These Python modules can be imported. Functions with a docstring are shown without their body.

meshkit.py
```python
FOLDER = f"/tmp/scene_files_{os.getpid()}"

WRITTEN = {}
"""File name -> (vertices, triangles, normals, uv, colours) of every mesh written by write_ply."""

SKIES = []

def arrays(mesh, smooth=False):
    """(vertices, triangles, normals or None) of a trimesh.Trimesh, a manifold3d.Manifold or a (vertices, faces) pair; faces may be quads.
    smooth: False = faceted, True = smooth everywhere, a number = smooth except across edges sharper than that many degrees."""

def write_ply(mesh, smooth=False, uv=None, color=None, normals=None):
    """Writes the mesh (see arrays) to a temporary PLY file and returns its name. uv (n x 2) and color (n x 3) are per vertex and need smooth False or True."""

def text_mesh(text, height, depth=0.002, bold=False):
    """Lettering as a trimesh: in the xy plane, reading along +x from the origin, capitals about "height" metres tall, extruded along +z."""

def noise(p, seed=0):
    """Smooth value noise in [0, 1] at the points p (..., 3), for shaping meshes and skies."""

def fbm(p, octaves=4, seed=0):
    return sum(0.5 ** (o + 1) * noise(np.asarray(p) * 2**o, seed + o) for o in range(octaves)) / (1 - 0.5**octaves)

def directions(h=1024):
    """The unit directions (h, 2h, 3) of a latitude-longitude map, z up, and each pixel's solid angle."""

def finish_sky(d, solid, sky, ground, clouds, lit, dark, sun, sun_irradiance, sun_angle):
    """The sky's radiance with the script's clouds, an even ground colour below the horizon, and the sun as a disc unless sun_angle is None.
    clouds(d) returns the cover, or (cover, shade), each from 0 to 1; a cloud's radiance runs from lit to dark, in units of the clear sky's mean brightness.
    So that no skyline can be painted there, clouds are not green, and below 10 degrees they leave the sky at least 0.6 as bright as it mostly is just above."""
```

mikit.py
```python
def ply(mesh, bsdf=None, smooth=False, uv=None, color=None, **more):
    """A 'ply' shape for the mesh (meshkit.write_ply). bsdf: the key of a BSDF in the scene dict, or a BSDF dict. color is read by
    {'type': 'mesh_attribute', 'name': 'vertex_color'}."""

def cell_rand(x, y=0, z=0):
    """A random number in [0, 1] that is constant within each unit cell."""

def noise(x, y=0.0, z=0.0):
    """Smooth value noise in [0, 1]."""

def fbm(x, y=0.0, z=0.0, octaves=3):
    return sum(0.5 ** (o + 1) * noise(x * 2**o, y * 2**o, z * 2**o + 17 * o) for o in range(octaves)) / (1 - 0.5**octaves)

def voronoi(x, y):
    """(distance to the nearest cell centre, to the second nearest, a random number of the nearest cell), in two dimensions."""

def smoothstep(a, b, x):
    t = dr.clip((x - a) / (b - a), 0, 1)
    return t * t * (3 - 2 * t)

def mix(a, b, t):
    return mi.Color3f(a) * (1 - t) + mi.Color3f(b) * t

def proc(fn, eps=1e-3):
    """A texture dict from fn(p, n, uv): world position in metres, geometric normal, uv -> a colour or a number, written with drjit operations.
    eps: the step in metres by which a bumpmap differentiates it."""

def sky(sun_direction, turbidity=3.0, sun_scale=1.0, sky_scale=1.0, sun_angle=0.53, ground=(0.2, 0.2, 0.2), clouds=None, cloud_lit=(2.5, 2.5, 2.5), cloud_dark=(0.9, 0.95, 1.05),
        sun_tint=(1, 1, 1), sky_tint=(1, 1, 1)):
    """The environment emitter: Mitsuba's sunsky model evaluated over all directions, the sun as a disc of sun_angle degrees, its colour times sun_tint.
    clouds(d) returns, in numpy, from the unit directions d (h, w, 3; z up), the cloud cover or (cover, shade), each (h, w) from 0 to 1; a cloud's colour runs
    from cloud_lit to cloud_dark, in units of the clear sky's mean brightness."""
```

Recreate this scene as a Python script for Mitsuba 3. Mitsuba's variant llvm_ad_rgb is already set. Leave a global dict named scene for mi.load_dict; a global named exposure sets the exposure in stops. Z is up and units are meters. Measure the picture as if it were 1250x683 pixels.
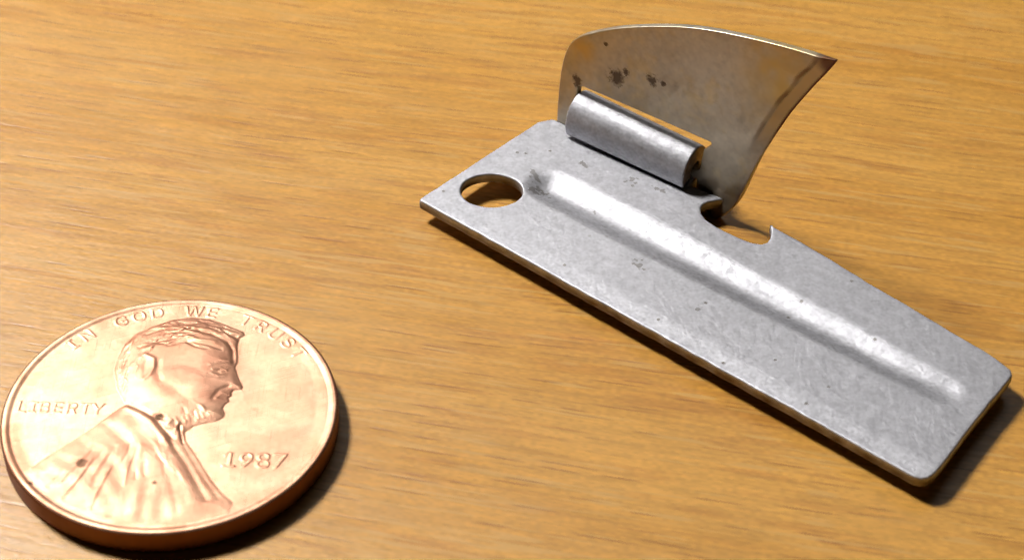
import math, random
import numpy as np, trimesh, shapely
import drjit as dr, mitsuba as mi, mikit, meshkit
from shapely.geometry import Polygon, Point, LineString
from scipy.spatial import Delaunay
from mikit import noise, fbm, voronoi, smoothstep, mix, cell_rand

random.seed(7); rng = np.random.default_rng(7)
MM = 0.001
T = mi.ScalarTransform4f
scene = {'type': 'scene'}
labels = {}
exposure = 0.0

# ------------------------------------------------------------------ camera (table top is z = 0, metres)
FOV, PITCH, ROLL, HEIGHT = 30.0, math.radians(40.65), math.radians(1.43), 80.19 * MM
fwd = np.array([0, math.cos(PITCH), -math.sin(PITCH)])
right, up0 = np.array([1.0, 0, 0]), np.array([0, math.sin(PITCH), math.cos(PITCH)])
up = -math.sin(ROLL) * right + math.cos(ROLL) * up0
eye = np.array([0, 0, HEIGHT])
scene['camera'] = {'type': 'thinlens', 'fov': FOV, 'fov_axis': 'x', 'near_clip': 0.005, 'far_clip': 20.0,
                   'aperture_radius': 0.50 * MM, 'focus_distance': 123.0 * MM,
                   'to_world': T().look_at(origin=eye.tolist(), target=(eye + fwd).tolist(), up=up.tolist()),
                   'film': {'type': 'hdrfilm', 'width': 1024, 'height': 559}}

# ------------------------------------------------------------------ light: one lamp behind on the left, the dim room, and an added fill panel
LAMP_AZ, LAMP_EL = math.radians(141), math.radians(51)      # from behind on the left
LAMP_DIR = np.array([math.cos(LAMP_AZ) * math.cos(LAMP_EL), math.sin(LAMP_AZ) * math.cos(LAMP_EL), math.sin(LAMP_EL)])
LAMP_AT = np.array([0.005, 0.09, 0]) + LAMP_DIR * 0.45
LAMP_R, LAMP_POWER = 0.046, 160.0
ROOM, FILL = 0.006, 1.3
scene['room_light'] = {'type': 'constant', 'radiance': {'type': 'rgb', 'value': [ROOM * 1.0, ROOM * 0.97, ROOM * 0.95]}}

# ------------------------------------------------------------------ local frames
LIFT = 0.06                                              # mm of air under the sheet's edges: it rests on the stamped groove
A = np.array([-6.33, 99.43]) * MM                      # front left corner of the can opener on the table
U, V = np.array([0.77401, -0.63318]), np.array([0.63318, 0.77401])
YAW = math.radians(2.5)
U2 = math.cos(YAW) * U + math.sin(YAW) * V
V2 = -math.sin(YAW) * U + math.cos(YAW) * V
P0 = A + (7.7 * U + 13.35 * V) * MM                      # foot of the blade's front face
COIN = np.array([-19.72, 79.34]) * MM
def to_plate(v):                                         # (u, v, z) in mm -> world
    v = np.asarray(v, float)
    return np.column_stack([A + (v[:, :1] * U + v[:, 1:2] * V) * MM, (v[:, 2] + LIFT) * MM])
def to_hinge(v):                                         # (a, w, z) in mm -> world
    v = np.asarray(v, float)
    return np.column_stack([P0 + (v[:, :1] * U2 + v[:, 1:2] * V2) * MM, (v[:, 2] + LIFT) * MM])
def plate_uv(p):
    x, y = (p.x - A[0]) / MM, (p.y - A[1]) / MM
    return x * U[0] + y * U[1], x * V[0] + y * V[1]
def hinge_aw(p):
    x, y = (p.x - P0[0]) / MM, (p.y - P0[1]) / MM
    return x * U2[0] + y * U2[1], x * V2[0] + y * V2[1]

# ------------------------------------------------------------------ materials
GRAIN = math.radians(-10.5)
def grain(p):
    x, y = p.x / MM, p.y / MM
    g, a = x * math.cos(GRAIN) + y * math.sin(GRAIN), -x * math.sin(GRAIN) + y * math.cos(GRAIN)
    a = a + 1.6 * (noise(g / 38, a / 22, 3.0) - 0.5) + 0.35 * (noise(g / 9, a / 5, 8.0) - 0.5)
    return g, a
def wood_pores(g, a):
    w = 0.34
    row = dr.floor(a / w)
    L = 2.6 + 3.6 * cell_rand(row, 11)
    s = g / L + 7.3 * cell_rand(row, 5)
    cell = dr.floor(s)
    on = cell_rand(row, cell, 2)
    t = s - cell
    across = dr.abs(a / w - row - 0.3 - 0.4 * cell_rand(row, cell, 9))
    along = smoothstep(0.0, 0.25, t) * smoothstep(0.9, 0.5, t)
    return smoothstep(0.72, 0.95, on) * along * smoothstep(0.36, 0.0, across)
def wood_color(p, n, uv):
    g, a = grain(p)
    broad = fbm(g / 26, a / 4.2, 1.0, 3)
    bands = fbm(g / 6.0, a / 0.60, 4.0, 3)
    fine = fbm(g / 4.0, a / 0.24, 7.0, 4)
    speck = noise(g / 0.30, a / 0.14, 2.0)
    c = mix((0.430, 0.203, 0.027), (0.465, 0.233, 0.040), smoothstep(0.25, 0.75, broad))
    c = mix(c, (0.335, 0.128, 0.014), 0.42 * smoothstep(0.52, 0.82, bands))
    c = c * (0.79 + 0.36 * fine) * (0.89 + 0.20 * speck)
    c = mix(c, (0.46, 0.27, 0.085), 0.5 * smoothstep(0.62, 0.8, fbm(g / 4.0 + 31.0, a / 0.30, 2.0, 2)))
    c = mix(c, (0.20, 0.070, 0.012), 0.58 * wood_pores(g, a))
    return dr.clip(c, 0, 1)
def wood_bump(p, n, uv):
    g, a = grain(p)
    return 0.6 * fbm(g / 2.5, a / 0.20, 5.0, 2) + 0.4 * noise(g / 0.35, a / 0.25) - 0.5 * wood_pores(g, a)
def wood_rough(p, n, uv):
    g, a = grain(p)
    return 0.36 + 0.12 * fbm(g / 4, a / 0.5, 9.0, 2)
scene['wood'] = {'type': 'bumpmap', 'arbitrary': mikit.proc(wood_bump, eps=4e-5), 'scale': 0.017 * MM,
                 'bsdf': {'type': 'principled', 'base_color': mikit.proc(wood_color), 'roughness': mikit.proc(wood_rough), 'specular': 0.7}}

def metal_tint(p, n, uv):                                # cadmium / nickel grey sheet with fine tarnish and small pits
    u, v = plate_uv(p)
    m = fbm(u / 1.7, v / 1.7, p.z / MM, 4)
    f = noise(u / 0.16, v / 0.16, p.z / MM / 0.16)
    g = fbm(u / 0.45, v / 0.45, p.z / MM / 0.45, 3)
    k = 0.515 + 0.06 * (m - 0.5) + 0.14 * (f - 0.5) + 0.22 * (g - 0.5)
    c = mi.Color3f(0.975, 0.98, 1.05) * k
    d1, d2, r = voronoi(u / 1.9 + 3.0, v / 1.9 + 1.0)    # sparse dark pits
    pit = smoothstep(0.085, 0.03, d1) * smoothstep(0.80, 0.90, r)
    for (pu, pv, pr) in ((5.2, 6.2, 0.7), (4.1, 7.2, 0.5), (9.3, 7.1, 0.22), (15.2, 4.4, 0.55), (5.9, 10.3, 0.35), (20.4, 3.4, 0.35), (9.6, 10.9, 0.55), (11.3, 11.4, 0.5)):
        dd = dr.sqrt(dr.square(u - pu) + dr.square(1.3 * (v - pv))) / pr
        pit = dr.maximum(pit, 0.75 * smoothstep(0.45, 0.75, noise(u / 0.22 + pu, v / 0.22, 1.0) + 0.45 - 0.55 * dd))
    c = mix(c, (0.15, 0.10, 0.055), 0.8 * smoothstep(0.6, 0.2, dr.abs(n.z)) * smoothstep(0.15, 0.55, ZT + LIFT - p.z / MM) * (0.6 + 0.7 * noise(u / 0.7, v / 0.7, 9.0)) * smoothstep(1.80, 1.75, p.z / MM))   # browned sheared edges, darkened further to paint in their shade
    ha, hw = hinge_aw(p)                                 # rusty cut ends of the rolled tab
    c = mix(c, (0.20, 0.14, 0.085), 0.85 * smoothstep(4.80, 4.92, ha) * smoothstep(5.4, 5.2, ha) * smoothstep(ZT + LIFT + 0.05, ZT + LIFT + 0.15, p.z / MM) * (0.7 + 0.4 * noise(v / 0.3, p.z / MM / 0.3, 4.0)))
    return dr.clip(mix(c, (0.17, 0.155, 0.14), 0.8 * pit), 0, 1)
def metal_rough(p, n, uv):
    u, v = plate_uv(p)
    return dr.clip(0.63 + 0.24 * (fbm(u / 0.35, v / 0.35, p.z / MM / 0.35, 3) - 0.5), 0.2, 0.9)
def metal_bump(p, n, uv):
    u, v = plate_uv(p)
    z = p.z / MM
    return 0.8 * noise(u / 0.17, v / 0.17, z / 0.17) + 0.6 * noise(u / 0.42, v / 0.42, z / 0.42 + 5) + 0.25 * noise(u / 1.3, v / 0.09 + u * 0.6, 7.0)
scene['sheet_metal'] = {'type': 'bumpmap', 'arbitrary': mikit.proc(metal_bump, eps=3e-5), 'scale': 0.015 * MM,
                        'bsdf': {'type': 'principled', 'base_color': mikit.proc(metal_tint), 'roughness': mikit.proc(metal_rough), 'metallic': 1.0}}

EDGE = np.array([[13.82, 15.05], [13.35, 14.07], [12.61, 12.77], [11.25, 10.1], [10.72, 8.8], [9.73, 6.16], [9.2, 4.31]])
def seg_dist(x, y, a, b):
    ab = b - a; L2 = float(ab @ ab)
    t = dr.clip(((x - a[0]) * ab[0] + (y - a[1]) * ab[1]) / L2, 0, 1)
    return dr.sqrt(dr.square(x - a[0] - t * ab[0]) + dr.square(y - a[1] - t * ab[1]))
def edge_dist(x, y):
    d = mi.Float(99)
    for i in range(len(EDGE) - 1):
        d = dr.minimum(d, seg_dist(x, y, EDGE[i], EDGE[i + 1]))
    return d
def blade_tint(p, n, uv):                                # brown steel, reflections of the wood painted in, rust along the cutting edge, soot spots
    a, w = hinge_aw(p); z = p.z / MM - LIFT
    m = fbm(a / 2.2, z / 2.2, 4.0, 4)
    c = mix((0.50, 0.405, 0.245), (0.47, 0.415, 0.320), smoothstep(0.3, 0.7, m + 0.25 * noise(a / 0.4, z / 0.4)))
    c = c * (0.86 + 0.28 * fbm(a / 0.35, z / 0.35, 2.0, 3))
    gold_reflection = smoothstep(4.2, 0.2, dr.sqrt(dr.square(a - 10.3) + dr.square((z - 12.4) * 0.7))) + 0.9 * smoothstep(1.3, 0.2, dr.sqrt(dr.square(a + 4.6) + dr.square(z - 8.2)))  # golden reflections painted into the blade's colour
    c = mix(c, (0.56, 0.39, 0.13), 0.7 * dr.clip(gold_reflection, 0, 1) * (0.5 + noise(a / 0.7, z / 0.7, 8.0)))
    d = edge_dist(a, z)
    hi = smoothstep(6.0, 9.0, z)
    c = mix(c, (0.19, 0.095, 0.035), 0.70 * smoothstep(0.26, 0.05, dr.abs(d - 1.0 - 0.15 * (noise(z / 0.5) - 0.5))) * hi * (0.35 + 0.9 * noise(z / 0.6, a, 3.0)))
    c = mix(c, (0.64, 0.42, 0.17), 0.8 * smoothstep(0.9, 0.75, d) * hi)
    c = mix(c, (0.13, 0.045, 0.02), 0.9 * smoothstep(0.22, 0.04, d) * hi)
    c = mix(c, (0.13, 0.05, 0.035), 0.85 * smoothstep(1.5, 0.6, dr.sqrt(dr.square(a - 13.7) + dr.square(z - 14.9))))
    for (x, y, r) in ((-1.82, 7.15, 0.62), (-1.1, 7.95, 0.28), (1.08, 8.25, 0.46), (1.9, 8.35, 0.22), (-2.83, 9.4, 0.16), (-5.0, 5.5, 0.4)):
        dd = dr.sqrt(dr.square(a - x) + dr.square(z - y)) / r
        c = mix(c, (0.075, 0.05, 0.035), 0.88 * smoothstep(0.25, 0.95, (0.6 * noise(a / 0.34 + x, z / 0.34, 3.0) + 0.4 * noise(a / 0.13, z / 0.13, 5.0)) * 1.0 + 0.75 - 0.80 * dd))
    c = mix(c, (0.30, 0.17, 0.09), 0.5 * smoothstep(3.2, 1.4, z) * noise(a / 0.8, z / 0.8, 5.0))
    return dr.clip(c, 0, 1)
def blade_rough(p, n, uv):
    a, w = hinge_aw(p); z = p.z / MM - LIFT
    return 0.40 + 0.22 * fbm(a / 0.8, z / 0.8, 3.0, 3)
def blade_bump(p, n, uv):
    a, w = hinge_aw(p); z = p.z / MM - LIFT
    return 0.6 * noise(a / 0.3, z / 0.3, 2.0) + 0.5 * fbm(a / 0.12, z / 1.6, 3.0, 2)
scene['blade_steel'] = {'type': 'bumpmap', 'arbitrary': mikit.proc(blade_bump, eps=3e-5), 'scale': 0.008 * MM,
                        'bsdf': {'type': 'principled', 'base_color': mikit.proc(blade_tint), 'roughness': mikit.proc(blade_rough), 'metallic': 1.0}}

def copper_tint(p, n, uv):
    x, y = (p.x - COIN[0]) / MM, (p.y - COIN[1]) / MM
    m = fbm(x / 3.0, y / 3.0, 1.0, 4)
    c = mix((0.68, 0.375, 0.245), (0.77, 0.465, 0.300), smoothstep(0.3, 0.7, m))
    c = c * (0.92 + 0.16 * noise(x / 0.2, y / 0.2, 2.0))
    tone = smoothstep(0.42, 0.72, fbm(x / 1.6 + 4.0, y / 1.1, 7.0, 4))                      # uneven brown toning, more along the rim; the hair area is mixed browner
    hair = smoothstep(1.5, 0.6, dr.sqrt(dr.square((x + 0.5) / 2.9) + dr.square((y - 5.9) / 1.35)))
    rim = smoothstep(8.3, 9.0, dr.sqrt(dr.square(x) + dr.square(y)))
    c = mix(c, (0.46, 0.20, 0.11), dr.clip(0.30 * tone + 0.55 * hair * (0.3 + noise(x / 0.5, y / 0.22, 5.0)) + 0.25 * rim * tone, 0, 0.8))
    scr = smoothstep(0.80, 0.90, noise(x / 2.4 + y * 0.12, (y - 0.45 * x) / 0.05, 2.0)) + smoothstep(0.82, 0.92, noise(x / 0.05 + 0.3 * y, y / 1.8, 3.0))
    c = c * (1 - 0.16 * dr.clip(scr, 0, 1))
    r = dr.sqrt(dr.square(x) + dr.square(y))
    c = mix(c, (0.17, 0.058, 0.03), 0.92 * smoothstep(9.58, 9.735, r))  # tarnished side, painted darker to hold back the wood's reflected light
    for (sx, sy, sr) in ((-4.31, -4.57, 0.34), (-0.5, -0.8, 0.26), (-0.01, -5.94, 0.15), (-6.9, -6.1, 0.15)):
        dd = dr.sqrt(dr.square(x - sx) + dr.square(y - sy)) / sr
        c = mix(c, (0.05, 0.024, 0.012), 0.88 * smoothstep(1.2, 0.7, dd + 0.5 * (noise(x / 0.2, y / 0.2, 6.0) - 0.5)))
    return dr.clip(c, 0, 1)
def copper_rough(p, n, uv):
    x, y = (p.x - COIN[0]) / MM, (p.y - COIN[1]) / MM
    return 0.46 + 0.18 * fbm(x / 1.4, y / 1.4, 4.0, 3)
def copper_bump(p, n, uv):
    x, y = (p.x - COIN[0]) / MM, (p.y - COIN[1]) / MM
    return 0.5 * noise(x / 0.25, y / 0.25, p.z / MM / 0.25) + 0.5 * noise(x / 0.8, y / 0.8, 4.0)
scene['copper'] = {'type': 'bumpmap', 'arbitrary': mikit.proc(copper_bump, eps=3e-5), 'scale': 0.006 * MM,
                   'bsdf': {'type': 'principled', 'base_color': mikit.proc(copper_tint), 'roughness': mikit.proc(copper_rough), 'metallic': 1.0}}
def bust_copper_tint(p, n, uv):                          # the bust is mixed browner than the field, in uneven patches
    x, y = (p.x - COIN[0]) / MM, (p.y - COIN[1]) / MM
    k = 0.30 + 0.35 * smoothstep(0.35, 0.65, fbm(x / 1.1, y / 1.1, 3.0, 3))
    c = copper_tint(p, n, uv)
    return mix(c, (0.45, 0.200, 0.125), k * smoothstep(0.16, 0.42, c.x))
scene['bust_copper'] = {'type': 'bumpmap', 'arbitrary': mikit.proc(copper_bump, eps=3e-5), 'scale': 0.006 * MM,
                   'bsdf': {'type': 'principled', 'base_color': mikit.proc(bust_copper_tint), 'roughness': mikit.proc(copper_rough), 'metallic': 1.0}}
scene['lamp_enamel'] = {'type': 'twosided', 'bsdf': {'type': 'principled', 'base_color': {'type': 'rgb', 'value': [0.6, 0.6, 0.58]}, 'roughness': 0.4}}

# ------------------------------------------------------------------ mesh helpers
def ring_pts(ring, s):
    """Points along a closed ring about s apart that keep the corners sharper than 20 degrees; and the outward normals' offsets for an inset of 1."""
    c = np.asarray(ring.coords)[:-1]
    out = []
    for i in range(len(c)):
        p, q = c[i], c[(i + 1) % len(c)]
        n = max(1, int(math.ceil(np.linalg.norm(q - p) / s)))
        out += [p + (q - p) * k / n for k in range(n)]
    return np.array(out)
def inset_dirs(p, ccw):
    e1, e2 = p - np.roll(p, 1, 0), np.roll(p, -1, 0) - p
    n1, n2 = (np.column_stack([-e[:, 1], e[:, 0]]) / np.maximum(np.linalg.norm(e, axis=1, keepdims=True), 1e-9) for e in (e1, e2))
    m = n1 + n2
    m /= np.maximum((m * m).sum(1, keepdims=True) / 2, 0.55)
    return m if ccw else m
def slab(poly, z0, z1, c, s=0.2, steps=3, warp=None):
    """A sheet of the polygon's outline between z0 and z1 with edges rounded by c; the faces are evenly meshed so that they can be bent by warp(v)."""
    poly = shapely.geometry.polygon.orient(poly)
    rings = [ring_pts(r, s) for r in [poly.exterior, *poly.interiors]]
    dirs = [inset_dirs(r, True) for r in rings]
    x0, y0, x1, y1 = poly.bounds
    gx, gy = np.meshgrid(np.arange(x0, x1, s), np.arange(y0, y1, s * 0.87))
    gx = gx + (np.arange(len(gx)) % 2)[:, None] * s / 2
    g = np.column_stack([gx.ravel(), gy.ravel()])
    core = poly.buffer(-c - 0.55 * s)
    g = g[shapely.contains_xy(core, g[:, 0], g[:, 1])]
    inner = np.vstack([r + d * c for r, d in zip(rings, dirs)])
    pts = np.vstack([inner, g])
    tri = Delaunay(pts).simplices
    face = Polygon(rings[0] + dirs[0] * c, [r + d * c for r, d in zip(rings[1:], dirs[1:])]).buffer(1e-4)
    cen = pts[tri].mean(1)
    tri = tri[shapely.contains_xy(face, cen[:, 0], cen[:, 1])]
    p = pts[tri]
    e, g_ = p[:, 1] - p[:, 0], p[:, 2] - p[:, 0]
    area = e[:, 0] * g_[:, 1] - e[:, 1] * g_[:, 0]
    tri = np.where(area[:, None] < 0, tri[:, ::-1], tri)[np.abs(area) > 1e-7]
    V_, F_, n = [], [], 0
    V_.append(np.column_stack([pts, np.full(len(pts), z1)])); F_.append(tri)
    V_.append(np.column_stack([pts, np.full(len(pts), z0)])); F_.append(tri[:, ::-1] + len(pts))
    at, off = 0, 2 * len(pts)
    prof = [(c * (1 - math.sin(t)), z0 + c * (1 - math.cos(t))) for t in np.linspace(0, math.pi / 2, steps + 1)]
    prof += [(c * (1 - math.cos(t)), z1 - c * (1 - math.sin(t))) for t in np.linspace(0, math.pi / 2, steps + 1)]
    for r, d in zip(rings, dirs):
        m = len(r)
        idx = [np.arange(m) + at + len(pts)]
        for k, (ins, z) in enumerate(prof[1:-1]):
            V_.append(np.column_stack([r + d * ins, np.full(m, z)])); idx.append(np.arange(m) + off); off += m
        idx.append(np.arange(m) + at); at += m
        for lo, hi in zip(idx[:-1], idx[1:]):
            F_.append(np.column_stack([lo, np.roll(lo, -1), np.roll(hi, -1)])); F_.append(np.column_stack([lo, np.roll(hi, -1), hi]))
    v = np.vstack(V_)
    if warp is not None:
        v = warp(v)
    return v, np.vstack(F_)
def put(key, v, f, bsdf, smooth=35, **more):
    scene[key] = mikit.ply(trimesh.Trimesh(v, f, process=False), bsdf, smooth=smooth, **more)
def poly_dist(p, line):
    """Distance of points to a polyline."""
    line = np.asarray(line, float); d = np.full(len(p), 1e9)
    for a, b in zip(line[:-1], line[1:]):
        ab = b - a; t = np.clip((p - a) @ ab / (ab @ ab), 0, 1)
        d = np.minimum(d, np.linalg.norm(p - a - t[:, None] * ab, axis=1))
    return d
def sstep(a, b, x):
    t = np.clip((x - a) / (b - a), 0, 1); return t * t * (3 - 2 * t)

# ------------------------------------------------------------------ setting: the table top
def rounded_box(x0, x1, y0, y1, z0, z1, c):
    return slab(shapely.box(x0, y0, x1, y1), z0, z1, c, s=40.0)
v, f = rounded_box(-420, 380, -120, 480, -24, 0, 2.0)
put('table_top', v * MM, f, 'wood', smooth=False)
labels['table_top'] = {'label': 'honey brown wooden table top with fine horizontal grain', 'kind': 'structure'}

# ------------------------------------------------------------------ can opener
ZB, ZT = 0.84, 1.60
outline = [(0, 0.22), (0.05, 0.06), (0.22, 0), (38.0, 0), (38.42, 0.14), (38.68, 0.45), (38.80, 1.0), (38.72, 2.6), (38.55, 4.45), (38.33, 7.9), (38.2, 10.5),
           (38.12, 11.1), (37.82, 11.45), (36.8, 11.72), (35.5, 11.93), (33.1, 12.1), (30.3, 12.4), (27, 12.65), (23.5, 13.05), (21.2, 13.22), (19.6, 13.28), (19.0, 13.34),
           (19.45, 12.8), (19.78, 12.25), (19.92, 11.7), (19.72, 11.25), (19.2, 11.0), (18.3, 10.86), (17.3, 10.8), (16.4, 10.8), (15.6, 10.93), (15.0, 11.25), (14.62, 11.7),
           (14.5, 12.1), (14.56, 12.55), (14.8, 12.95), (15.15, 13.5), (14.9, 13.55), (13.2, 13.3), (1.1, 13.0), (0.85, 12.9), (0.36, 12.0)]
hole = shapely.affinity.rotate(shapely.affinity.scale(Point(3.0, 3.95).buffer(1.0, 24), 2.08, 1.76), 39.3, origin=(3.0, 3.95))
plate_poly = Polygon(outline, [list(hole.exterior.coords)])
GROOVE = np.array([[5.6, 6.9], [15.0, 7.05], [35.6, 7.25]])
def groove_depth(p):
    d = poly_dist(p, GROOVE)
    w = 1.95 - 0.45 * sstep(10, 36, p[:, 0])
    return (0.54 - 0.12 * sstep(8, 30, p[:, 0]) - 0.20 * sstep(29, 36.5, p[:, 0])) * (0.5 + 0.5 * np.cos(math.pi * np.clip(d / w, 0, 1)))
def plate_warp(v):
    v = v.copy()
    q = np.column_stack([v[:, 0], v[:, 1], 0 * v[:, 0]])
    v[:, 2] -= groove_depth(v[:, :2]) * np.where(v[:, 2] < (ZB + ZT) / 2, 1.62, 1.0)
    v[:, 2] += 0.05 * (meshkit.fbm(q / 5.0, 2, seed=3) - 0.5) - 0.10 * sstep(1.6, 0.0, v[:, 1]) * sstep(0, 20, v[:, 0])   # a little bent by use
    v[:, :2] += 0.05 * (np.column_stack([meshkit.noise(q / 0.9, 5), meshkit.noise(q / 0.9, 6)]) - 0.5)
    return v
v, f = slab(plate_poly, ZB, ZT, 0.13, s=0.17, steps=3, warp=plate_warp)
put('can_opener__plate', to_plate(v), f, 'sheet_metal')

# hinge: the plate's tab rolled up round the blade's pin
cw, cz, R_, r_ = 0.22, 2.52, 1.84, 0.64
SQ = 0.82                                                # the roll is a little narrower than tall
ang = np.radians(np.linspace(-90, 203, 56))
outer = [(-0.9, ZB + 0.006)] + [(cw + SQ * R_ * math.cos(t), cz + R_ * math.sin(t)) for t in ang]
inner = [(cw + SQ * r_ * math.cos(t), cz + r_ * math.sin(t)) for t in ang[::-1]] + [(-0.9, ZT - 0.03)]
sec = Polygon(outer + inner).buffer(0)
def hinge_warp(v):                                       # sheet drawn as (w, z, a) -> (a, w, z), a little wider at the right end
    k = 1.06 - 0.06 * (v[:, 2] + 5) / 10
    z = ZB + (v[:, 1] - ZB) * np.where(v[:, 1] > ZT, k, 1)
    w = cw + (v[:, 0] - cw) * np.where(v[:, 1] > ZT, k, 1)
    q = np.column_stack([v[:, 2], w, z])
    n = meshkit.noise(q / 0.8, 4)[:, None] - 0.5
    return q + 0.035 * n * np.array([1, 0.6, 0.6])
def long_sheet(sec, a0, a1, c, s, na):
    """slab() of the section, its straight side walls cut into na pieces so that they can be warped."""
    v, f = slab(sec, a0, a1, c, s=s, steps=3)
    m = trimesh.Trimesh(v, f, process=False)
    return m.vertices, m.faces
v, f = long_sheet(sec, -4.9, 4.9, 0.16, 0.12, 20)
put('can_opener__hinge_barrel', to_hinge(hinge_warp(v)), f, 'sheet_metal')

blade_line = [(-6.50, 0.5), (-6.55, 1.6), (-6.56, 2.7), (-6.45, 5.03), (-6.3, 6.45), (-6.03, 7.6), (-5.62, 8.46), (-4.85, 9.25), (-3.23, 10.31), (-1.63, 11.23), (0.88, 12.4),
              (3.33, 13.36), (5.68, 14.0), (8.59, 14.56), (11.37, 14.93), (12.76, 15.02), (13.82, 15.05), (13.35, 14.07), (12.61, 12.77), (11.95, 11.5), (11.25, 10.1), (10.72, 8.8), (10.22, 7.5),
              (9.73, 6.16), (9.45, 5.2), (9.15, 4.1), (8.75, 2.5), (8.35, 1.35), (7.75, 0.4), (7.1, -0.1), (6.4, -0.12), (6.0, 0.2), (5.2, 0.5), (5.1, 2.0), (-5.1, 2.0), (-5.15, 0.6), (-5.5, 0.3), (-6.2, 0.3)]
slot = [(-5.05, 2.78), (5.1, 2.78), (5.25, 2.95), (5.45, 4.6), (6.0, 5.28), (5.9, 5.43), (-4.45, 5.28), (-4.85, 5.1)]
blade_poly = Polygon(blade_line, [slot])
def smooth_poly(p, it=1):
    def chaikin(c):
        c = np.asarray(c)[:-1]
        for _ in range(it):
            q = np.roll(c, -1, 0)
            d1 = c - np.roll(c, 1, 0); d2 = q - c
            cosang = (d1 * d2).sum(1) / np.linalg.norm(d1, axis=1) / np.linalg.norm(d2, axis=1)
            out = []
            for i in range(len(c)):
                if cosang[i] < 0.6: out.append(c[i])
                else:
                    out += [c[i] - 0.25 * d1[i], c[i] + 0.25 * d2[i]]
            c = np.array(out)
        return c
    return Polygon(chaikin(p.exterior.coords), [r.coords for r in p.interiors])
BT = 0.52
def blade_warp(v):                                       # drawn as (a, z, front) with the front face at BT -> (a, w, z)
    d = poly_dist(v[:, :2], EDGE)
    hi = sstep(4.5, 7.5, v[:, 1])
    front = v[:, 2] - 0.30 * np.clip(1 - d / 1.0, 0, 1) * hi * (v[:, 2] > BT / 2)
    w = BT - front
    w = w + 0.0016 * (v[:, 0] - 3) ** 2 * sstep(5, 12, v[:, 1]) - 0.10 * sstep(9, 15, v[:, 1])   # slightly dished
    w = w - 0.55 * sstep(2.2, 0.3, v[:, 1]) * sstep(6.0, 7.0, v[:, 0])                         # the heel curls in under the plate
    q = np.column_stack([v[:, 0], v[:, 1], 0 * w])
    return np.column_stack([v[:, 0], w + 0.05 * (meshkit.fbm(q / 4, 2, seed=2) - 0.5), v[:, 1]])
v, f = slab(smooth_poly(blade_poly, 2), 0.0, BT, 0.10, s=0.16, steps=3, warp=blade_warp)
put('can_opener__blade', to_hinge(v), f, 'blade_steel', smooth=30)
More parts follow.
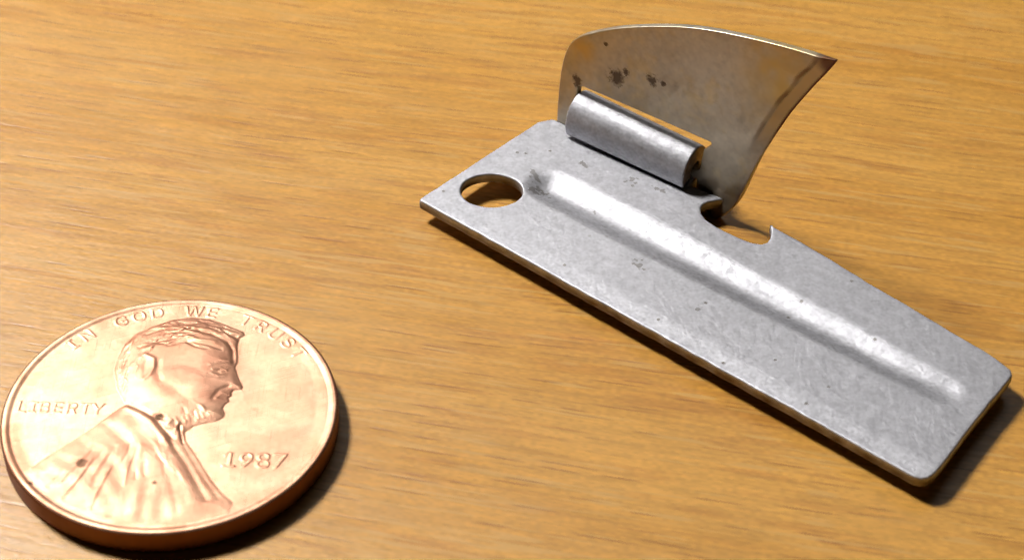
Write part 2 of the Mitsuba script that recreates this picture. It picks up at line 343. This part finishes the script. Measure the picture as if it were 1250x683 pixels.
labels['can_opener'] = {'label': 'small grey metal folding can opener with its brown curved blade standing upright', 'category': 'can opener'}
labels['can_opener__blade'] = {'label': 'upright brown steel blade with a concave rusty edge and sharp tip'}

# ------------------------------------------------------------------ coin: one relief, split into body, portrait and lettering
NR, NT = 250, 1100
rr = np.concatenate([np.linspace(0, 8.95, NR), np.linspace(8.98, 9.525, 20)])
th = np.arange(NT) * 2 * math.pi / NT
pr, pt = np.meshgrid(rr[1:], th, indexing='ij')
P = np.column_stack([(pr * np.cos(pt)).ravel(), (pr * np.sin(pt)).ravel()])
P = np.vstack([[0, 0], P])
rad = np.linalg.norm(P, axis=1)
head = np.array([[-2.6, 0.35], [-3.3, 1.6], [-3.75, 3.1], [-3.75, 4.13], [-3.53, 5.41], [-3.03, 6.32], [-2.05, 7.05], [-1.04, 7.62], [0.02, 7.86], [1.15, 7.75], [2.09, 7.35], [2.8, 6.98],
        [3.3, 6.72], [3.42, 6.45], [3.14, 6.15], [3.10, 5.5], [3.25, 4.6], [3.30, 4.07], [3.20, 3.65], [3.38, 3.1], [3.60, 2.52], [3.86, 2.0], [3.78, 1.8], [3.36, 1.74], [3.25, 1.5], [3.30, 1.25], [3.12, 1.08], [3.24, 0.8],
        [3.02, 0.55], [2.92, 0.2], [3.10, -0.2], [3.06, -0.5], [2.73, -0.8], [2.13, -0.98], [1.5, -1.25], [1.05, -1.74], [1.18, -2.4], [1.9, -3.5], [2.98, -5.3], [3.7, -6.3], [4.45, -7.0], [4.3, -7.75], [2.5, -8.45],
        [0, -8.8], [-2.5, -8.45], [-4.7, -7.45], [-6.2, -6.25], [-7.0, -5.3], [-6.95, -4.75], [-6.25, -3.9], [-5.2, -2.8], [-4.15, -1.6], [-3.3, -0.45]])
bust = Polygon(head).buffer(0.08).buffer(-0.08)
def signed(poly, P, near=1.6):
    """Signed distance, inside positive, clipped at near."""
    x0, y0, x1, y1 = poly.bounds
    d = np.full(len(P), -near)
    k = np.nonzero((P[:, 0] > x0 - near) & (P[:, 0] < x1 + near) & (P[:, 1] > y0 - near) & (P[:, 1] < y1 + near))[0]
    pts = shapely.points(P[k]); shapely.prepare(poly)
    dd = np.minimum(shapely.distance(poly.boundary, pts), near)
    d[k] = np.where(shapely.contains_xy(poly, P[k, 0], P[k, 1]), dd, -dd)
    return d
sb = signed(bust, P, 2.5)
H = np.zeros(len(P))
tb = 1 - np.clip(sb / 2.4, 0, 1)
b = sstep(-0.08, 0.10, sb) * (0.02 + 0.035 * sstep(-2.5, -0.5, P[:, 1])) + (0.60 - 0.30 * (1 - sstep(-3.0, 0.5, P[:, 1]))) * (1 - tb ** 2)
def stroke(line, w, amp):
    global b
    b = b + amp * np.exp(-(poly_dist(P, line) / w) ** 2) * sstep(-0.05, 0.35, sb)
def blob(x, y, rx, ry, amp, deg=0):
    global b
    c_, s_ = math.cos(math.radians(deg)), math.sin(math.radians(deg))
    dx, dy = P[:, 0] - x, P[:, 1] - y
    b = b + amp * np.exp(-((dx * c_ + dy * s_) / rx) ** 2 - ((dy * c_ - dx * s_) / ry) ** 2) * sstep(-0.05, 0.35, sb)
# face
blob(1.6, 1.6, 1.1, 0.8, 0.06, -25)                      # cheekbone
blob(2.75, 3.95, 0.7, 0.25, 0.07, -10)                   # brow
blob(2.45, 3.05, 0.38, 0.30, -0.10); blob(2.52, 3.08, 0.16, 0.12, 0.07)   # eye socket and eye
blob(3.3, 2.4, 0.30, 0.55, 0.05, 20)                     # nose
stroke([(3.05, 1.95), (2.6, 1.6), (2.3, 0.9)], 0.14, -0.06)
stroke([(3.1, 0.93), (2.65, 0.95)], 0.09, -0.06)
stroke([(2.0, 2.6), (1.4, 2.9), (0.63, 3.4), (-0.13, 3.5), (-0.93, 3.2)], 0.35, -0.035)
stroke([(2.75, 3.25), (2.4, 3.38), (2.0, 3.2)], 0.09, 0.05); stroke([(2.7, 2.8), (2.35, 2.7), (2.0, 2.85)], 0.10, 0.035)
stroke([(2.95, 4.0), (2.4, 3.95), (1.8, 3.6)], 0.16, 0.05)
stroke([(-0.94, 2.05), (-0.01, 1.47), (1.09, 0.45), (2.0, 0.05)], 0.45, -0.05)
blob(2.35, -0.35, 0.65, 0.45, 0.06)                      # beard
for k in range(16):
    x, y = 0.3 + 2.4 * rng.random(), -0.85 + 1.1 * rng.random()
    stroke([(x, y), (x + 0.18, y - 0.35)], 0.10, 0.028 * rng.choice([-1, 1]))
# ear
stroke([(-2.05, 4.2), (-1.55, 3.9), (-1.42, 3.2), (-1.6, 2.5), (-1.85, 2.2)], 0.14, 0.07)
blob(-1.95, 3.2, 0.22, 0.6, -0.08)
stroke([(-1.25, 3.6), (-1.2, 2.9), (-0.97, 2.2)], 0.20, -0.05)
# hair
stroke([(0.66, 6.54), (1.59, 6.16), (2.52, 5.71), (2.94, 5.01), (3.1, 3.95)], 0.16, -0.09)
stroke([(1.3, 6.85), (2.2, 6.5), (2.95, 6.28)], 0.12, -0.07)
stroke([(-1.67, 5.32), (-0.88, 5.11), (0.15, 5.5), (1.27, 5.27), (2.2, 5.0)], 0.14, -0.06)
for k in range(46):
    x, y = -3.3 + 6.0 * rng.random(), 4.6 + 2.9 * rng.random()
    if y < 5.0 and x > -1.2: continue
    t = math.atan2(y - 3.2, x + 0.3) - math.pi / 2 + 0.5 * (rng.random() - 0.5)
    L = 0.5 + 0.7 * rng.random()
    stroke([(x - L * math.cos(t), y - L * math.sin(t)), (x, y), (x + L * math.cos(t + 0.35), y + L * math.sin(t + 0.35))], 0.11, 0.055 * rng.choice([-1, 1]))
for k in range(14):
    x, y = -3.3 + 1.2 * rng.random(), 1.2 + 3.6 * rng.random()
    stroke([(x, y), (x - 0.12, y - 0.6)], 0.09, 0.035 * rng.choice([-1, 1]))
# collar, bow tie, coat
stroke([(-2.58, 0.45), (-0.77, -0.86), (0.45, -2.3)], 0.16, -0.10)
stroke([(-2.75, 0.15), (-0.95, -1.2), (0.35, -2.8)], 0.16, 0.06)
blob(0.25, -1.35, 0.5, 0.28, 0.08, -40); blob(0.85, -2.0, 0.26, 0.45, 0.07, -20); blob(-0.45, -0.8, 0.3, 0.2, -0.12, -35)
stroke([(0.75, -1.35), (0.82, -1.75), (1.1, -2.6)], 0.10, -0.09)
stroke([(0.3, -2.5), (1.46, -4.2), (2.96, -6.9)], 0.20, -0.06)
stroke([(0.05, -2.6), (1.1, -4.3), (2.4, -7.2)], 0.30, 0.04); stroke([(-0.4, -2.4), (0.5, -4.6), (1.5, -7.6)], 0.22, -0.035)
stroke([(1.25, -2.9), (2.6, -5.2), (3.6, -6.7)], 0.18, -0.03)
for line in ([(-3.52, -1.26), (-1.82, -3.14), (-1.18, -5.61), (-1.32, -7.9)], [(-4.51, -2.75), (-2.5, -4.42), (-1.74, -6.24), (-1.9, -8.0)], [(-5.55, -3.9), (-3.46, -5.38), (-2.3, -7.2)],
             [(-2.07, -0.5), (-0.68, -3.1), (0.16, -5.57), (0.7, -8.2)], [(-6.2, -4.9), (-4.5, -6.0), (-3.3, -7.4)], [(-2.9, -1.5), (-1.2, -3.6), (-0.4, -6.0), (-0.3, -8.3)]):
    line = np.array(line)
    q = 0.35 + 0.65 * rng.random(); stroke(line, 0.26 + 0.2 * rng.random(), -0.06 * q); stroke(line + [0.55, 0.15], 0.36, 0.04 * q)
for k in range(26):                                      # fine creases of the cloth, fanning from the collar
    t = rng.random(); a0 = np.array([-3.0 + 2.6 * t, -1.2 - 1.3 * t]); a1 = np.array([-6.2 + 7.6 * t, -5.2 - 2.6 * math.sin(math.pi * min(1, t + 0.15))])
    lo = 0.1 + 0.5 * rng.random(); hi = lo + 0.2 + 0.35 * rng.random()
    stroke([a0 + (a1 - a0) * lo, a0 + (a1 - a0) * (lo + hi) / 2 + 0.25 * (rng.random(2) - 0.5), a0 + (a1 - a0) * hi], 0.09 + 0.07 * rng.random(), 0.028 * rng.choice([-1, 1]))
stroke([(0.65, -1.15), (1.0, -1.7), (0.55, -1.75), (0.65, -1.15)], 0.13, 0.05); stroke([(0.2, -1.0), (0.0, -1.5), (0.55, -1.6)], 0.12, 0.05)   # bow tie
stroke([(-0.75, -0.75), (-0.2, -0.95)], 0.16, -0.06)
H = H + 0.54 * np.clip(b, 0, None)

def glyph(ch, height):
    m = meshkit.text_mesh(ch, height, depth=0.01)
    t = m.triangles[np.abs(m.triangles[:, :, 2] - 0.01).max(1) < 1e-6][:, :, :2]
    return shapely.union_all([Polygon(x).buffer(1e-4) for x in t])
def add_text(items, height, bold=0.008):
    """items: (character, x, y, degrees, x squeeze); the letters stand 0.07 mm proud."""
    out = np.full(len(P), -9.0)
    for ch, x, y, deg, sx in items:
        g = glyph(ch, height)
        x0, y0, x1, y1 = g.bounds
        g = shapely.affinity.translate(g, -(x0 + x1) / 2, 0)
        g = shapely.affinity.scale(g, sx, 1, origin=(0, 0))
        g = shapely.affinity.translate(shapely.affinity.rotate(g, deg, origin=(0, 0)), x, y).buffer(bold)
        d = signed(g, P, 0.3)
        out = np.maximum(out, d)
    return out
motto = []
for k, ch in enumerate('IN GOD WE TRUST'):
    if ch == ' ': continue
    t = math.radians(-51.5 + 7.5 * k)
    motto.append((ch, 8.05 * math.sin(t), 8.05 * math.cos(t), -math.degrees(t), 1.05))
lib = [(ch, -8.45 + dx, -0.48, 0, 0.95) for ch, dx in zip('LIBERTY', (0, 0.62, 1.25, 2.02, 2.82, 3.6, 4.3))]
date = [(ch, 3.85 + 0.93 * k, -4.35, 0, 1.0) for k, ch in enumerate('1987')]
sd_m, sd_l, sd_d = add_text(motto, 0.84), add_text(lib, 0.86), add_text(date, 1.12)
LET = 0.034
for sd in (sd_m, sd_l, sd_d):
    H = H + LET * sstep(-0.05, 0.05, sd) * (sb < 0.1)
# basin and rim
H = H + 0.03 * sstep(8.2, 8.95, rad) + 0.085 * sstep(8.95, 9.25, rad) - 0.10 * sstep(9.33, 9.525, rad) ** 2
H = H + 0.012 * (meshkit.fbm(np.column_stack([P / 1.3, 0 * rad]), 3, seed=9) - 0.5)
Z0 = 1.42
verts = np.column_stack([P, Z0 + H])
n1 = len(rr) - 1
ix = lambda i, j: 1 + i * NT + (j % NT)
j = np.arange(NT)
F = [np.column_stack([0 * j, ix(0, j), ix(0, j + 1)])]
for i in range(n1 - 1):
    F += [np.column_stack([ix(i, j), ix(i + 1, j), ix(i + 1, j + 1)]), np.column_stack([ix(i, j), ix(i + 1, j + 1), ix(i, j + 1)])]
top_f = np.vstack(F)
# edge and underside
side = [(9.53, 1.36), (9.53, 0.9), (9.53, 0.5), (9.525, 0.16), (9.48, 0.08), (9.40, 0.04), (6.0, 0.05)]
sv, sf, base = [], [], len(verts)
prev = ix(n1 - 1, j)
for k, (r, z) in enumerate(side):
    sv.append(np.column_stack([r * np.cos(th), r * np.sin(th), np.full(NT, z)]))
    cur = base + k * NT + (j % NT)
    sf += [np.column_stack([prev, cur, np.roll(cur, -1)]), np.column_stack([prev, np.roll(cur, -1), np.roll(prev, -1)])]
    prev = cur
verts = np.vstack([verts, *sv])
sv_c = len(verts); verts = np.vstack([verts, [[0, 0, 0.05]]])
sf.append(np.column_stack([prev, np.full(NT, sv_c), np.roll(prev, -1)]))
allf = np.vstack([top_f, *sf])
nrm = np.zeros_like(verts); fn = np.cross(verts[allf[:, 1]] - verts[allf[:, 0]], verts[allf[:, 2]] - verts[allf[:, 0]])
for k in range(3): np.add.at(nrm, allf[:, k], fn)
nrm /= np.maximum(np.linalg.norm(nrm, axis=1, keepdims=True), 1e-12)
verts_w = np.column_stack([COIN + verts[:, :2] * 1.022 * MM, verts[:, 2] * MM])
def inside(sd, lim):
    x = np.full(len(verts), -9.0); x[:len(sd)] = sd
    return (x[allf] > lim).all(1)
kinds = {'portrait': inside(sb, -0.06)}
for name, sd in (('motto_lettering', sd_m), ('word_lettering', sd_l), ('date_lettering', sd_d)):
    kinds[name] = inside(sd, -0.07) & ~kinds['portrait']
kinds['body'] = ~np.any(list(kinds.values()), axis=0)
for name, mask in kinds.items():
    fk = allf[mask]
    used, inv = np.unique(fk, return_inverse=True)
    m = trimesh.Trimesh(verts_w[used], inv.reshape(-1, 3), process=False)
    scene['copper_coin__' + name] = {'type': 'ply', 'filename': meshkit.write_ply(m, True, normals=nrm[used]), 'face_normals': False, 'bsdf': {'type': 'ref', 'id': 'bust_copper' if name == 'portrait' else 'copper'}}
labels['copper_coin'] = {'label': 'shiny copper one cent coin lying face up on the table at lower left', 'category': 'coin'}
labels['copper_coin__portrait'] = {'label': 'raised profile bust of a bearded man in a coat facing right'}
labels['copper_coin__motto_lettering'] = {'label': 'raised motto IN GOD WE TRUST along the upper rim'}
labels['copper_coin__word_lettering'] = {'label': 'raised word LIBERTY behind the neck'}
labels['copper_coin__date_lettering'] = {'label': 'raised year 1987 in front of the chest'}

# ------------------------------------------------------------------ the desk lamp that lights the scene, out of frame behind on the left
aim = T().look_at(origin=LAMP_AT.tolist(), target=(LAMP_AT - LAMP_DIR).tolist(), up=[0, 0, 1])
prof = np.array([(0.0, -0.125), (0.018, -0.124), (0.022, -0.10), (0.03, -0.085), (0.055, -0.05), (0.078, 0.0), (0.080, 0.012), (0.078, 0.012), (0.074, 0.0), (0.052, -0.046), (0.028, -0.08), (0.0, -0.082)])
shade = trimesh.creation.revolve(prof, sections=48)
scene['desk_lamp__shade'] = mikit.ply(shade, 'lamp_enamel', smooth=40, to_world=aim)
scene['desk_lamp__bulb'] = {'type': 'disk', 'to_world': aim @ T().scale([LAMP_R, LAMP_R, 1]), 'bsdf': {'type': 'diffuse', 'reflectance': {'type': 'rgb', 'value': 0.5}},
                            'emitter': {'type': 'area', 'radiance': {'type': 'rgb', 'value': [LAMP_POWER, LAMP_POWER * 0.97, LAMP_POWER * 0.93]}}}
scene['fill_panel__diffuser'] = {'type': 'rectangle', 'to_world': T().translate([0.05, 1.25, 1.25]) @ T().rotate([1, 0, 0], 180) @ T().scale([0.6, 0.3, 1]), 'bsdf': {'type': 'diffuse'},  # added panel out of view: soft fill and sheen on the metal
                                    'emitter': {'type': 'area', 'radiance': {'type': 'rgb', 'value': [FILL, FILL * 0.95, FILL * 0.88]}}}
fr, fi = shapely.box(-0.64, -0.34, 0.64, 0.34), shapely.box(-0.602, -0.302, 0.602, 0.302)
fm = trimesh.creation.extrude_polygon(Polygon(fr.exterior.coords, [fi.exterior.coords]), 0.05, engine='earcut')
scene['fill_panel__frame'] = mikit.ply(fm, 'lamp_enamel', to_world=T().translate([0.05, 1.25, 1.24]))
labels['fill_panel'] = {'label': 'added unseen light panel for fill and sheen, high behind the table', 'category': 'light'}
labels['desk_lamp'] = {'label': 'round lit desk lamp head above the table, behind the coin on the left', 'category': 'lamp'}
